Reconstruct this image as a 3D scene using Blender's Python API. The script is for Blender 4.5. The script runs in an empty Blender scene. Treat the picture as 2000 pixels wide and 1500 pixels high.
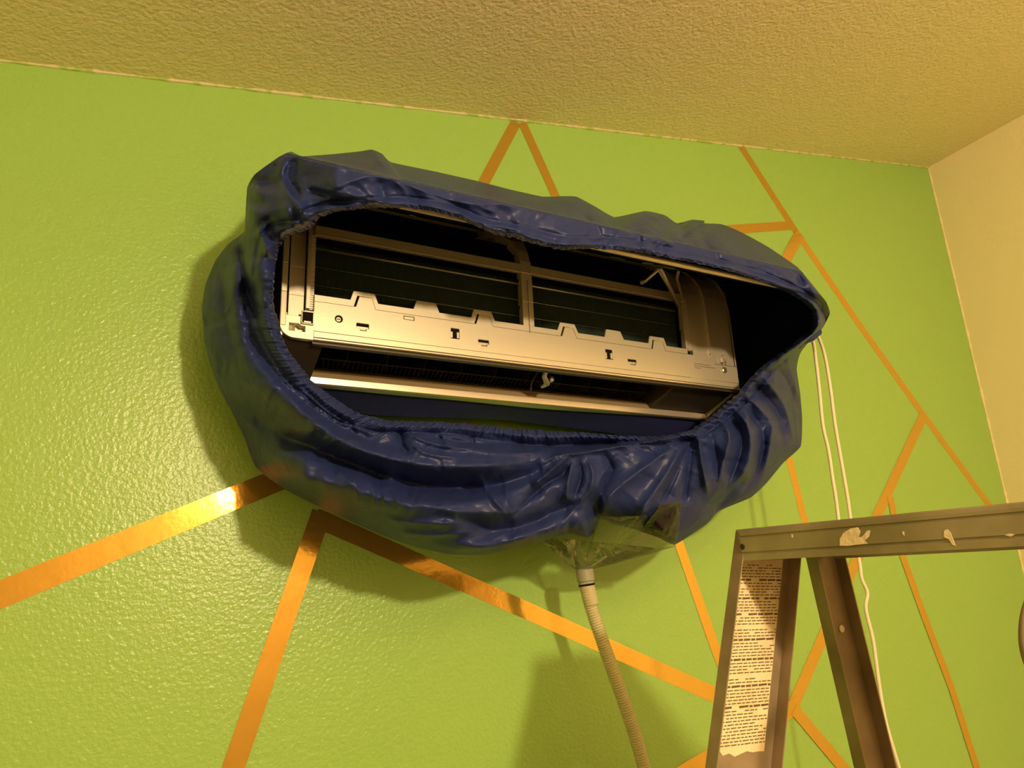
import bpy, bmesh, math, random
import numpy as np
from mathutils import Vector, Matrix

# ------------------------------------------------------------------ camera, light, exposure
sc = bpy.context.scene
COL = sc.collection
F = 1400.0                                   # focal length in pixels of the 2000 x 1500 frame
R = np.array([[0.88856863, -0.45674944, -0.04272862],
              [0.09194306, 0.26856868, -0.95886252],
              [0.44943549, 0.84808656, 0.28063664]])     # world -> camera (x right, y down, z forward)
C = np.array([-0.15382911, -1.18798741, -0.37083301])
cd = bpy.data.cameras.new('camera')
cd.sensor_width = 36.0
cd.lens = F / 2000.0 * 36.0
cd.clip_start = 0.02
cam = bpy.data.objects.new('camera', cd)
COL.objects.link(cam)
M = Matrix(((R[0][0], -R[1][0], -R[2][0], C[0]),
            (R[0][1], -R[1][1], -R[2][1], C[1]),
            (R[0][2], -R[1][2], -R[2][2], C[2]),
            (0, 0, 0, 1)))
cam.matrix_world = M
sc.camera = cam

sc.view_settings.view_transform = 'Standard'
sc.view_settings.look = 'None'
sc.view_settings.gamma = 1.0
sc.view_settings.exposure = 0.0
sc.view_settings.use_curve_mapping = False
sc.cycles.max_bounces = 8
sc.cycles.diffuse_bounces = 5
sc.cycles.transparent_max_bounces = 12
sc.cycles.sample_clamp_indirect = 4.0
sc.cycles.caustics_reflective = False
sc.cycles.caustics_refractive = False
sc.cycles.use_denoising = True

w = bpy.data.worlds.new('world')
w.use_nodes = True
w.node_tree.nodes['Background'].inputs[0].default_value = (0.05, 0.04, 0.03, 1)
w.node_tree.nodes['Background'].inputs[1].default_value = 0.2
sc.world = w


def lamp(name, loc, energy, color, radius):
    l = bpy.data.lights.new(name, 'POINT')
    l.energy = energy
    l.color = color
    l.shadow_soft_size = radius
    o = bpy.data.objects.new(name, l)
    o.location = loc
    COL.objects.link(o)
    return o


lamp('room_lamp', (0.31, -2.35, 0.22), 132.0, (1.0, 0.72, 0.42), 0.05)
lamp('far_ceiling_lamp', (0.95, -2.9, 0.40), 3.0, (1.0, 0.66, 0.34), 0.12)


# ------------------------------------------------------------------ helpers
def ray(u, v):
    return R.T @ np.array([(u - 1000.0) / F, (v - 750.0) / F, 1.0])


def at(u, v, y):
    """point where the sight line through photo pixel (u, v) meets the vertical plane at depth y"""
    r = ray(u, v)
    return C + (y - C[1]) / r[1] * r


def at_arr(U, V, Y):
    D = np.stack([(U - 1000.0) / F, (V - 750.0) / F, np.ones_like(U)], -1) @ R
    t = (Y - C[1]) / D[..., 1]
    return C + D * t[..., None]


def empty(name, loc=(0, 0, 0)):
    o = bpy.data.objects.new(name, None)
    o.location = loc
    o.empty_display_size = 0.05
    COL.objects.link(o)
    return o


def tag(o, label=None, cat=None, group=None, kind=None):
    if label: o['label'] = label
    if cat: o['category'] = cat
    if group: o['group'] = group
    if kind: o['kind'] = kind
    return o


def link_mesh(name, me, mat, parent=None, smooth=False, bevel=0.0, seg=2, auto=None):
    me.materials.clear()
    me.materials.append(mat)
    o = bpy.data.objects.new(name, me)
    COL.objects.link(o)
    if parent is not None:
        o.parent = parent
        o.matrix_parent_inverse = Matrix.Translation(-Vector(world_loc(parent)))
    if smooth:
        me.polygons.foreach_set('use_smooth', [True] * len(me.polygons))
    if bevel > 0:
        b = o.modifiers.new('bevel', 'BEVEL')
        b.width = bevel
        b.segments = seg
        b.limit_method = 'ANGLE'
        b.angle_limit = math.radians(35)
    return o


def world_loc(o):
    l = Vector(o.location)
    while o.parent is not None:
        # every child mesh here is modelled in world coordinates and carries its own inverse
        if o.type == 'MESH':
            return Vector((0, 0, 0))
        o = o.parent
        l += Vector(o.location)
    return l


class MB:
    def __init__(s):
        s.v = []
        s.f = []

    def add(s, vs, fs):
        n = len(s.v)
        s.v += [tuple(float(c) for c in p) for p in vs]
        s.f += [tuple(i + n for i in f) for f in fs]
        return s

    def box(s, a, b):
        x0, y0, z0 = [min(a[i], b[i]) for i in range(3)]
        x1, y1, z1 = [max(a[i], b[i]) for i in range(3)]
        return s.add([(x0, y0, z0), (x1, y0, z0), (x1, y1, z0), (x0, y1, z0), (x0, y0, z1), (x1, y0, z1), (x1, y1, z1), (x0, y1, z1)],
                     [(0, 3, 2, 1), (4, 5, 6, 7), (0, 1, 5, 4), (1, 2, 6, 5), (2, 3, 7, 6), (3, 0, 4, 7)])

    def prism(s, poly, axis, a, b):
        """poly: list of 2D points in the other two axes; extruded from a to b along axis (0, 1, 2)"""
        n = len(poly)

        def mk(p, t):
            q = list(p)
            q.insert(axis, t)
            return q
        vs = [mk(p, a) for p in poly] + [mk(p, b) for p in poly]
        fs = [tuple(range(n))[::-1], tuple(range(n, 2 * n))] + [(i, (i + 1) % n, n + (i + 1) % n, n + i) for i in range(n)]
        return s.add(vs, fs)

    def hexa(s, lo, hi):
        n = len(lo)
        return s.add(list(lo) + list(hi), [tuple(range(n))[::-1], tuple(range(n, 2 * n))] + [(i, (i + 1) % n, n + (i + 1) % n, n + i) for i in range(n)])

    def tube(s, pts, rad, seg=12, cap=True):
        pts = [Vector(p) for p in pts]
        n = len(pts)
        rr = rad if hasattr(rad, '__len__') else [rad] * n
        vs = []
        nrm = None
        for i, p in enumerate(pts):
            t = (pts[min(i + 1, n - 1)] - pts[max(i - 1, 0)]).normalized()
            if nrm is None:
                nrm = t.orthogonal().normalized()
            nrm = (nrm - t * nrm.dot(t)).normalized()
            b = t.cross(nrm)
            for k in range(seg):
                a = 2 * math.pi * k / seg
                vs.append(p + (nrm * math.cos(a) + b * math.sin(a)) * rr[i])
        fs = [(i * seg + k, i * seg + (k + 1) % seg, (i + 1) * seg + (k + 1) % seg, (i + 1) * seg + k) for i in range(n - 1) for k in range(seg)]
        if cap:
            fs += [tuple(range(seg))[::-1], tuple((n - 1) * seg + k for k in range(seg))]
        return s.add(vs, fs)

    def cyl(s, c, axis, r, h, seg=24):
        c = Vector(c)
        d = Vector((0, 0, 0))
        d[axis] = h / 2
        return s.tube([c - d, c + d], r, seg)

    def build(s, name, mat, parent=None, smooth=False, bevel=0.0, seg=2):
        me = bpy.data.meshes.new(name)
        me.from_pydata(s.v, [], s.f)
        bm = bmesh.new()
        bm.from_mesh(me)
        bmesh.ops.recalc_face_normals(bm, faces=bm.faces)
        bm.to_mesh(me)
        bm.free()
        return link_mesh(name, me, mat, parent, smooth, bevel, seg)


def plate(name, outline, holes, y0, y1, mat, parent, bev=0.0006):
    """flat moulded plate in the x-z plane between y0 (front) and y1 (back) with real openings"""
    cu = bpy.data.curves.new(name, 'CURVE')
    cu.dimensions = '2D'
    cu.fill_mode = 'BOTH'
    for loop in [outline] + holes:
        sp = cu.splines.new('POLY')
        sp.points.add(len(loop) - 1)
        for i, p in enumerate(loop):
            sp.points[i].co = (p[0], p[1], 0, 1)
        sp.use_cyclic_u = True
    cu.extrude = abs(y1 - y0) / 2 - bev
    cu.bevel_depth = bev
    cu.bevel_resolution = 1
    co = bpy.data.objects.new('tmp', cu)
    COL.objects.link(co)
    bpy.context.view_layer.update()
    me = bpy.data.meshes.new_from_object(co.evaluated_get(bpy.context.evaluated_depsgraph_get()))
    bpy.data.objects.remove(co)
    bpy.data.curves.remove(cu)
    me.transform(Matrix(((1, 0, 0, 0), (0, 0, -1, (y0 + y1) / 2), (0, 1, 0, 0), (0, 0, 0, 1))))
    me.name = name
    return link_mesh(name, me, mat, parent)


def rrect(x0, z0, x1, z1, r, n=4):
    out = []
    for cx, cz, a0 in ((x1 - r, z1 - r, 0), (x0 + r, z1 - r, 90), (x0 + r, z0 + r, 180), (x1 - r, z0 + r, 270)):
        for k in range(n + 1):
            a = math.radians(a0 + 90 * k / n)
            out.append((cx + r * math.cos(a), cz + r * math.sin(a)))
    return out


# ------------------------------------------------------------------ materials
def mat(name, color, rough=0.5, metal=0.0, spec=0.5, bump=None, var=None, alpha=None, extra=None):
    """bump: list of (scale, detail, strength, distance); var: (scale, colour2, lo, hi)"""
    m = bpy.data.materials.new(name)
    m.use_nodes = True
    nt = m.node_tree
    N, L = nt.nodes, nt.links
    p = N['Principled BSDF']
    p.inputs['Base Color'].default_value = (*color, 1)
    p.inputs['Roughness'].default_value = rough
    p.inputs['Metallic'].default_value = metal
    p.inputs['Specular IOR Level'].default_value = spec
    tc = N.new('ShaderNodeTexCoord')
    if var:
        n = N.new('ShaderNodeTexNoise')
        n.inputs['Scale'].default_value = var[0]
        n.inputs['Detail'].default_value = 5
        L.new(tc.outputs['Object'], n.inputs['Vector'])
        r = N.new('ShaderNodeMapRange')
        r.inputs[1].default_value = var[2]
        r.inputs[2].default_value = var[3]
        L.new(n.outputs['Fac'], r.inputs[0])
        mx = N.new('ShaderNodeMix')
        mx.data_type = 'RGBA'
        mx.inputs[6].default_value = (*color, 1)
        mx.inputs[7].default_value = (*var[1], 1)
        L.new(r.outputs[0], mx.inputs[0])
        L.new(mx.outputs[2], p.inputs['Base Color'])
    prev = None
    for (s, d, st, di, *kind) in (bump or []):
        n = N.new('ShaderNodeTexNoise')
        n.inputs['Scale'].default_value = s
        n.inputs['Detail'].default_value = d
        L.new(tc.outputs['Object'], n.inputs['Vector'])
        if kind:
            n.noise_type = 'RIDGED_MULTIFRACTAL'
            n.inputs['Distortion'].default_value = 0.6
        b = N.new('ShaderNodeBump')
        b.inputs['Strength'].default_value = st
        b.inputs['Distance'].default_value = di
        L.new(n.outputs['Fac'], b.inputs['Height'])
        if prev is not None:
            L.new(prev.outputs[0], b.inputs['Normal'])
        prev = b
    if prev is not None:
        L.new(prev.outputs[0], p.inputs['Normal'])
    if extra:
        extra(nt, p, tc)
    return m


M_green = mat('green_wall_paint', (0.31, 0.55, 0.125), 0.30, 0, 0.5, bump=[(150, 2, 0.7, 0.0017), (45, 2, 0.2, 0.0015)])
M_ceil = mat('textured_ceiling_paint', (0.86, 0.77, 0.48), 0.75, 0, 0.3, bump=[(125, 4, 0.6, 0.0045), (40, 2, 0.2, 0.005)])
M_cream = mat('cream_wall_paint', (0.86, 0.76, 0.48), 0.6, 0, 0.35, bump=[(140, 3, 0.5, 0.002)])
M_shadow_wall = mat('brown_room_paint', (0.42, 0.33, 0.22), 0.7, 0, 0.3, bump=[(140, 3, 0.4, 0.002)])
M_floor = mat('brown_carpet', (0.10, 0.075, 0.05), 0.95, bump=[(300, 3, 0.8, 0.004)])
M_gold = mat('gold_foil_tape', (0.76, 0.49, 0.095), 0.12, 0.78, 0.5, bump=[(14, 3, 0.35, 0.0016), (120, 2, 0.3, 0.00035)])
M_cover = mat('navy_nylon', (0.019, 0.032, 0.135), 0.37, 0, 0.21, bump=[(22, 4, 0.35, 0.004, 'R'), (75, 4, 0.25, 0.002), (1100, 1, 0.2, 0.0003)])
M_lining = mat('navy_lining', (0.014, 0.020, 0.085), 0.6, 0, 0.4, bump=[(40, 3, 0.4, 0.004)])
M_plastic = mat('pearl_plastic', (0.68, 0.64, 0.50), 0.43, 0.60, 0.5, bump=[(500, 2, 0.15, 0.0004)])
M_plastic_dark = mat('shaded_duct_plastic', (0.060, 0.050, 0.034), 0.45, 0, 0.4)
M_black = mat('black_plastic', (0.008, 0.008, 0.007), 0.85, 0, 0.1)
M_vane = mat('dark_vane_plastic', (0.028, 0.024, 0.016), 0.5, 0, 0.3)
M_chrome = mat('silver_trim', (0.92, 0.84, 0.68), 0.28, 0.7, 0.5)
M_ledge = mat('beige_duct_plastic', (0.30, 0.235, 0.13), 0.5, 0, 0.4)
M_steel = mat('screw_steel', (0.6, 0.55, 0.45), 0.3, 0.9, 0.5)
M_copper = mat('grey_pipe', (0.42, 0.44, 0.36), 0.35, 0.7)


def fins(nt, p, tc):
    N, L = nt.nodes, nt.links
    wv = N.new('ShaderNodeTexWave')
    wv.wave_type = 'BANDS'
    wv.bands_direction = 'X'
    wv.inputs['Scale'].default_value = 120
    L.new(tc.outputs['Object'], wv.inputs['Vector'])
    b = N.new('ShaderNodeBump')
    b.inputs['Strength'].default_value = 0.6
    b.inputs['Distance'].default_value = 0.002
    L.new(wv.outputs['Fac'], b.inputs['Height'])
    L.new(b.outputs[0], p.inputs['Normal'])


M_fin = mat('coil_fins', (0.022, 0.045, 0.034), 0.45, 0.3, 0.4, extra=fins)
M_ladder = mat('scuffed_aluminium', (0.40, 0.35, 0.25), 0.48, 0.55, 0.5, bump=[(60, 5, 0.3, 0.001)], var=(9, (0.27, 0.23, 0.15), 0.42, 0.62))
M_rail = mat('weathered_rail_aluminium', (0.33, 0.26, 0.17), 0.55, 0.35, 0.5, bump=[(120, 5, 0.3, 0.001)], var=(14, (0.22, 0.17, 0.10), 0.40, 0.65))
M_sticker = mat('aged_paper_sticker', (0.80, 0.70, 0.46), 0.6, 0, 0.4, var=(30, (0.66, 0.55, 0.32), 0.45, 0.7))
M_ink = mat('brown_ink', (0.12, 0.075, 0.03), 0.7)
M_inkgreen = mat('faded_green_ink', (0.10, 0.12, 0.05), 0.7)
M_splat = mat('dried_cream_paint', (0.72, 0.62, 0.42), 0.6, bump=[(150, 3, 0.5, 0.002)])
M_cord = mat('white_braided_cord', (0.85, 0.78, 0.60), 0.8, bump=[(900, 2, 0.8, 0.001)])
M_fitting = mat('grey_fitting', (0.30, 0.31, 0.22), 0.45)
M_bead = mat('caulk_bead', (0.62, 0.60, 0.34), 0.6, var=(40, (0.35, 0.50, 0.08), 0.5, 0.6))
M_rivet = mat('dark_rivet', (0.06, 0.045, 0.03), 0.5, 0.5)


def hose_x(nt, p, tc):
    p.inputs['Transmission Weight'].default_value = 0.25
    p.inputs['Subsurface Weight'].default_value = 0.0


M_hose = mat('translucent_ribbed_hose', (0.66, 0.62, 0.36), 0.45, 0, 0.5, extra=hose_x)


def film_mat():
    m = bpy.data.materials.new('clear_plastic_film')
    m.use_nodes = True
    nt = m.node_tree
    N, L = nt.nodes, nt.links
    out = N['Material Output']
    N.remove(N['Principled BSDF'])
    tr = N.new('ShaderNodeBsdfTransparent')
    tr.inputs[0].default_value = (0.86, 0.88, 0.80, 1)
    gl = N.new('ShaderNodeBsdfGlossy')
    gl.inputs['Roughness'].default_value = 0.07
    gl.inputs[0].default_value = (0.9, 0.9, 0.85, 1)
    di = N.new('ShaderNodeBsdfDiffuse')
    di.inputs[0].default_value = (0.55, 0.55, 0.42, 1)
    lw = N.new('ShaderNodeLayerWeight')
    lw.inputs[0].default_value = 0.25
    tc = N.new('ShaderNodeTexCoord')
    n = N.new('ShaderNodeTexNoise')
    n.inputs['Scale'].default_value = 26
    n.inputs['Detail'].default_value = 4
    n.inputs['Distortion'].default_value = 1.5
    L.new(tc.outputs['Object'], n.inputs['Vector'])
    b = N.new('ShaderNodeBump')
    b.inputs['Strength'].default_value = 1.0
    b.inputs['Distance'].default_value = 0.008
    L.new(n.outputs['Fac'], b.inputs['Height'])
    L.new(b.outputs[0], gl.inputs['Normal'])
    L.new(b.outputs[0], lw.inputs['Normal'])
    r = N.new('ShaderNodeMapRange')
    r.inputs[3].default_value = 0.06
    r.inputs[4].default_value = 0.6
    L.new(lw.outputs['Fresnel'], r.inputs[0])
    m1 = N.new('ShaderNodeMixShader')
    m1.inputs[0].default_value = 0.07
    L.new(tr.outputs[0], m1.inputs[1])
    L.new(di.outputs[0], m1.inputs[2])
    m2 = N.new('ShaderNodeMixShader')
    L.new(r.outputs[0], m2.inputs[0])
    L.new(m1.outputs[0], m2.inputs[1])
    L.new(gl.outputs[0], m2.inputs[2])
    L.new(m2.outputs[0], out.inputs[0])
    return m


M_film = film_mat()
M_window = mat('film_over_dark_interior', (0.010, 0.010, 0.013), 0.16, 0, 0.28, bump=[(45, 3, 0.8, 0.004, 'R')])

# ------------------------------------------------------------------ the room
XL, XR, YB, ZF = -1.7, 2.066, -3.3, -1.95


def zc(x):
    return 0.5434 + 0.1828 * x


def struct(name, mb, m, bevel=0.0):
    o = mb.build(name, m, None, bevel=bevel)
    o['kind'] = 'structure'
    return o


T = 0.1
struct('wall_back', MB().prism([(XL - T, ZF), (XR + T, ZF), (XR + T, zc(XR + T) + .05), (XL - T, zc(XL - T) + .05)], 1, 0, T), M_green)
struct('wall_right', MB().box((XR, YB - T, ZF), (XR + T, 0.0, zc(XR) + .05)), M_cream)
struct('wall_left', MB().box((XL - T, YB - T, ZF), (XL, 0.0, zc(XL) + .02)), M_cream)
struct('wall_front', MB().prism([(XL - T, ZF), (XR + T, ZF), (XR + T, zc(XR + T) + .05), (XL - T, zc(XL - T) + .05)], 1, YB - T, YB), M_shadow_wall)
struct('ceiling', MB().prism([(XL - T, zc(XL - T)), (XR + T, zc(XR + T)), (XR + T, zc(XR + T) + T), (XL - T, zc(XL - T) + T)], 1, YB - T, T), M_ceil)
struct('floor', MB().box((XL - T, YB - T, ZF - T), (XR + T, T, ZF)), M_floor)
# ragged paint bead in the two corners of the green wall
rnd = random.Random(4)
mb = MB()
pts, rad = [], []
for i in range(261):
    x = -0.9 + i * (XR + 0.9) / 260
    pts.append((x, -0.0006, zc(x) - 0.0006))
    rad.append(0.0022 + 0.0022 * rnd.random() ** 2 + 0.0012 * math.sin(i * .21) ** 2)
mb.tube(pts, rad, 8)
struct('trim_1', mb, M_bead)
mb = MB()
pts = [(XR - 0.0004, -0.0006, zc(XR) - i * 0.011) for i in range(160)]
rad = [0.0018 + 0.003 * rnd.random() ** 2 for _ in pts]
mb.tube(pts, rad, 8)
struct('trim_2', mb, M_cream)

# ------------------------------------------------------------------ gold tape strips on the green wall
G = 'gold tape strips on the green wall'


def tape(path, width, label, lift=0.0):
    P = [at(u, v, 0.0) for u, v in path]
    P = [Vector((p[0], 0, p[2])) for p in P]
    n = len(P)
    a, b = [], []
    for i, p in enumerate(P):
        if i == 0:
            d = P[1] - P[0]
        elif i == n - 1:
            d = P[-1] - P[-2]
        else:
            d = (P[i + 1] - P[i]).normalized() + (P[i] - P[i - 1]).normalized()
        d.normalize()
        q = Vector((-d.z, 0, d.x)) * width / 2
        a.append(p + q)
        b.append(p - q)
    y0, y1 = -0.00005 - lift, -0.0005 - lift
    vs, fs = [], []
    for i in range(n):
        for s in (a[i], b[i]):
            vs += [(s.x, y0, s.z), (s.x, y1, s.z)]
    for i in range(n - 1):
        k = 4 * i
        fs += [(k + 1, k + 3, k + 7, k + 5), (k, k + 4, k + 6, k + 2), (k, k + 1, k + 5, k + 4), (k + 2, k + 6, k + 7, k + 3)]
    fs += [(0, 2, 3, 1), (4 * n - 4, 4 * n - 3, 4 * n - 1, 4 * n - 2)]
    o = MB().add(vs, fs).build('gold_tape', M_gold)
    tag(o, label, 'tape', G)
    return o


W1 = 0.026
tape([(-500, 1368), (560, 930)], 0.036, 'gold foil tape strip running from the left edge of the photo up to the cover', 0.0)
tape([(628, 1000), (545, 1240), (445, 1530)], 0.0315, 'gold tape strip dropping steeply from the cover to the bottom edge of the photo', 0.0006)
tape([(615, 1010), (1010, 1184), (1395, 1357), (1490, 1398)], 0.030, 'long gold tape strip slanting down right from below the cover, crossed by the hose', 0.0)
tape([(1008, 238), (945, 356), (880, 480)], 0.024, 'left leg of the gold tape V that meets the ceiling above the cover', 0.0)
tape([(1020, 240), (1086, 386), (1120, 460)], 0.0225, 'right leg of the gold tape V that meets the ceiling above the cover', 0.0006)
tape([(1443, 280), (1552, 449), (1680, 637), (1800, 806), (1950, 1012)], 0.0245, 'longest gold tape strip, from the ceiling down right to the room corner', 0.0)
tape([(1380, 452), (1550, 440)], 0.025, 'short nearly level gold tape strip between the cover and the long strip', 0.0006)
tape([(1562, 455), (1515, 545)], 0.032, 'short gold tape stub slanting down left behind the cover top right corner', 0.0012)
tape([(1530, 850), (1568, 1005), (1622, 1170), (1720, 1500)], 0.022, 'gold tape strip from the cover right end down behind the ladder top cap', 0.0)
tape([(1315, 1030), (1395, 1262), (1450, 1400)], 0.0235, 'gold tape strip just left of the ladder, running down behind its front rail', 0.0006)
tape([(1803, 812), (1665, 1110), (1548, 1380)], 0.0290, 'gold tape strip slanting down left from the long strip behind the ladder', 0.0006)
tape([(1738, 970), (1760, 1080), (1800, 1192), (1858, 1345), (1915, 1525)], 0.0235, 'gold tape strip below the ladder cap, farthest right one reaching the bottom edge', 0.0012)
tape([(1560, 1375), (1310, 1525)], 0.032, 'gold tape piece at the bottom edge just left of the ladder front rail', 0.0012)
tape([(1550, 1385), (1680, 1540)], 0.027, 'gold tape piece between the two ladder rails running to the bottom edge', 0.0018)

# ------------------------------------------------------------------ the air conditioner
ac = empty('air_conditioner', (0.435, 0, 0.10))
tag(ac, 'wall air conditioner with its front panel swung up, inside the navy cleaning cover', 'air conditioner')
YF = -0.21


def X(u, v, y=YF):
    return at(u, v, y)[0]


def XZ(u, v, y=YF):
    p = at(u, v, y)
    return (p[0], p[2])


prof = [(-.21, .056), (-.21, .10), (-.21, .15), (-.208, .175), (-.200, .200), (-.185, .225), (-.162, .248), (-.135, .264), (-.11, .272)]


def sweep(mb, x0, x1, pr, th, xs=None):
    """strip of width x0..x1 following the front profile, th thick"""
    n = len(pr)
    for i in range(n - 1):
        (ya, za), (yb, zb) = pr[i], pr[i + 1]
        xa0, xa1 = (x0, x1) if xs is None else xs(za)
        xb0, xb1 = (x0, x1) if xs is None else xs(zb)
        mb.add([(xa0, ya, za), (xa1, ya, za), (xb1, yb, zb), (xb0, yb, zb),
                (xa0, ya + th, za - th * .2), (xa1, ya + th, za - th * .2), (xb1, yb + th * .8, zb - th * .6), (xb0, yb + th * .8, zb - th * .6)],
               [(0, 1, 2, 3), (4, 7, 6, 5), (0, 3, 7, 4), (1, 5, 6, 2), (0, 4, 5, 1), (3, 2, 6, 7)])
    return mb


# housing: side plates, back, top
section = [(0, .275), (-.11, .275), (-.15, .258), (-.185, .228), (-.203, .195), (-.2085, .15), (-.2085, -.010), (-.195, -.016), (-.108, -.048), (-.06, -.052), (0, -.035)]
hb = MB()
hb.prism(section, 0, 0.0008, 0.0048)
hb.prism(section, 0, 0.858, 0.864)
hb.box((0.004, -0.006, -0.035), (0.86, -0.0005, 0.275))
hb.box((0.004, -0.115, 0.270), (0.86, -0.0005, 0.276))
hb.prism([(-.108, -.048), (-.06, -.052), (0, -.035), (0, -.030), (-.06, -.047), (-.108, -.043)], 0, 0.004, 0.86)
hb.build('housing', M_plastic, ac)

# left column, ribbed, with corner block
lc = MB()
sweep(lc, 0.012, 0.034, [(-.203, .020)] + [(y + .007, z) for y, z in prof], .004)
lc.build('left_column', M_plastic, ac, bevel=.0006)
lc = MB()
sweep(lc, 0.0, 0.0085, [(-.214, .004)] + [(y - .002, z) for y, z in prof], .012)
lc.build('left_edge_strip', M_plastic, ac, bevel=.001)
lc = MB()
sweep(lc, 0.0355, 0.0405, [(-.212, .0345)] + [(y - .002, z) for y, z in prof], .010)
sweep(lc, 0.0405, 0.0470, [(-.207, .0345)] + [(y + .003, z) for y, z in prof], .006)
for i in range(34):
    z = .036 + i * .0035
    lc.box((0.0408, -.2092, z), (0.0465, -.206, z + .0014))
lc.build('left_post', M_plastic, ac)
# rounded lower left corner block with two pockets
r = .020
corner = [(0.047, -.0125)] + [(0.0005 + r - r * math.sin(a), -.0125 + r - r * math.cos(a)) for a in [math.radians(5 + 85 * k / 8) for k in range(9)]] + [(0.0005, .020), (.034, .020), (.034, .030), (.047, .030)]
pk = XZ(560, 641)
plate('corner_block', corner, [[(.0125, -.003), (.0125, .0095), (.026, .0095), (.030, .0065), (.036, .0065), (.036, -.003)],
                               [(.0300, .0085), (.0300, .0275), (.0455, .0275), (.0455, .0085)][0:0] or rrect(.0372, .0085, .0458, .0275, .001)], -.2125, -.196, M_plastic, ac)
MB().box((.005, -.199, -.008), (.046, -.197, .029)).build('pocket_floor', M_plastic, ac)
MB().add([(.0125, -.205, -.003), (.0215, -.211, -.003), (.0215, -.211, .006), (.0125, -.205, .009)], [(0, 1, 2, 3)]).box((.0125, -.206, -.003), (.0215, -.198, .0075)).build('pocket_tab', M_plastic, ac)
nb = MB()
nb.box((.0288, -.2165, .0085), (.0462, -.2128, .0100)).box((.0288, -.2165, .0265), (.0462, -.2128, .0280)).box((.0288, -.2165, .0085), (.0302, -.2128, .028)).box((.0448, -.2165, .0085), (.0462, -.2128, .028))
nb.build('hinge_socket', M_plastic, ac, bevel=.0004)
MB().box((.0302, -.2145, .0100), (.0448, -.2128, .0265)).build('socket_opening', M_black, ac)
MB().box((.0325, -.2160, .0108), (.0425, -.2146, .0128)).build('socket_clip', M_chrome, ac)

# lower fascia with tabs and openings
tabs = [((684, 585.6), (689, 570.4), (731, 576), (737.6, 594.4), 1),
        ((807, 605), (812, 591), (850, 597), (857, 613), 0),
        ((919.5, 623), (924, 609), (958, 613), (965.6, 629.6), 1),
        ((1088, 647), (1092, 633.6), (1121, 637), (1128, 653.6), 1),
        ((1180, 659.6), (1182, 647), (1210, 650), (1217, 665), 0),
        ((1265.5, 672), (1267, 659), (1295, 662), (1300, 677), 1)]
ZT = .0565
outline = [(.047, ZT)]
holes = []
tabmarks = []
for bl, tl, tr, br, slot in tabs:
    q = [XZ(*p) for p in (bl, tl, tr, br)]
    zt = .0715
    xa, xb, xc_, xd = q[0][0], q[1][0] + .001, q[2][0], q[3][0]
    outline += [(xa, ZT), (xb - .0005, zt - .0015), (xb + .001, zt), (xc_ - .0015, zt), (xc_ + .0003, zt - .0015), (xd, ZT)]
    if slot:
        holes.append([(xa + .0045, .0465), (xb + .0050, zt - .006), (xc_ - .0045, zt - .006), (xc_ - .0040, zt - .0075), (xb + .0090, zt - .0078), (xa + .0085, .0465)])
        tabmarks.append((xc_ - .0042, xd - .004, zt - .0075))
outline += [(.739, ZT), (.739, ZT)]
outline = outline[:-1]
outline += [(.739, .0012), (.047, .0012)]


def px_rect(u0, v0, u1, v1, r=.001):
    a = XZ((u0 + u1) / 2, (v0 + v1) / 2)
    wx = abs(X(u1, (v0 + v1) / 2) - X(u0, (v0 + v1) / 2)) / 2
    hz = abs(at((u0 + u1) / 2, v1, YF)[2] - at((u0 + u1) / 2, v0, YF)[2]) / 2
    return rrect(a[0] - wx, a[1] - hz, a[0] + wx, a[1] + hz, min(r, hz * .7)), a, wx, hz


latch_px = [(879, 642, 897, 663), (1181, 683, 1196, 703)]
slot_px = [(694, 632, 721, 644), (932, 664, 955, 674), (1224, 702, 1243, 711)]
latches, slots = [], []
for q in latch_px:
    h, a, wx, hz = px_rect(*q, r=.0012)
    wx, hz = wx * .98, hz * 1.0
    h = rrect(a[0] - wx, a[1] - hz, a[0] + wx, a[1] + hz, .0012)
    holes.append(h)
    latches.append((a, wx, hz))
for q in slot_px:
    h, a, wx, hz = px_rect(*q, r=.0018)
    wx, hz = wx * .95, hz * .95
    h = rrect(a[0] - wx, a[1] - hz, a[0] + wx, a[1] + hz, .0018)
    holes.append(h)
    slots.append((a, wx, hz))
sr, sa, swx, shz = px_rect(785, 615, 811, 630, .002)
swx, shz = swx * .85, shz * .55
holes.append(rrect(sa[0] - swx, sa[1] - shz, sa[0] + swx, sa[1] + shz, .0015))
scx = XZ(661, 624)
holes.append([(scx[0] + .0062 * math.cos(t), scx[1] + .0062 * math.sin(t)) for t in [2 * math.pi * k / 20 for k in range(20)]])
fascia = plate('fascia', outline, holes, -.2125, -.2085, M_plastic, ac)
MB().box((.048, -.2082, .002), (.738, -.2040, .046)).build('fascia_backing', M_black, ac)
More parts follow.
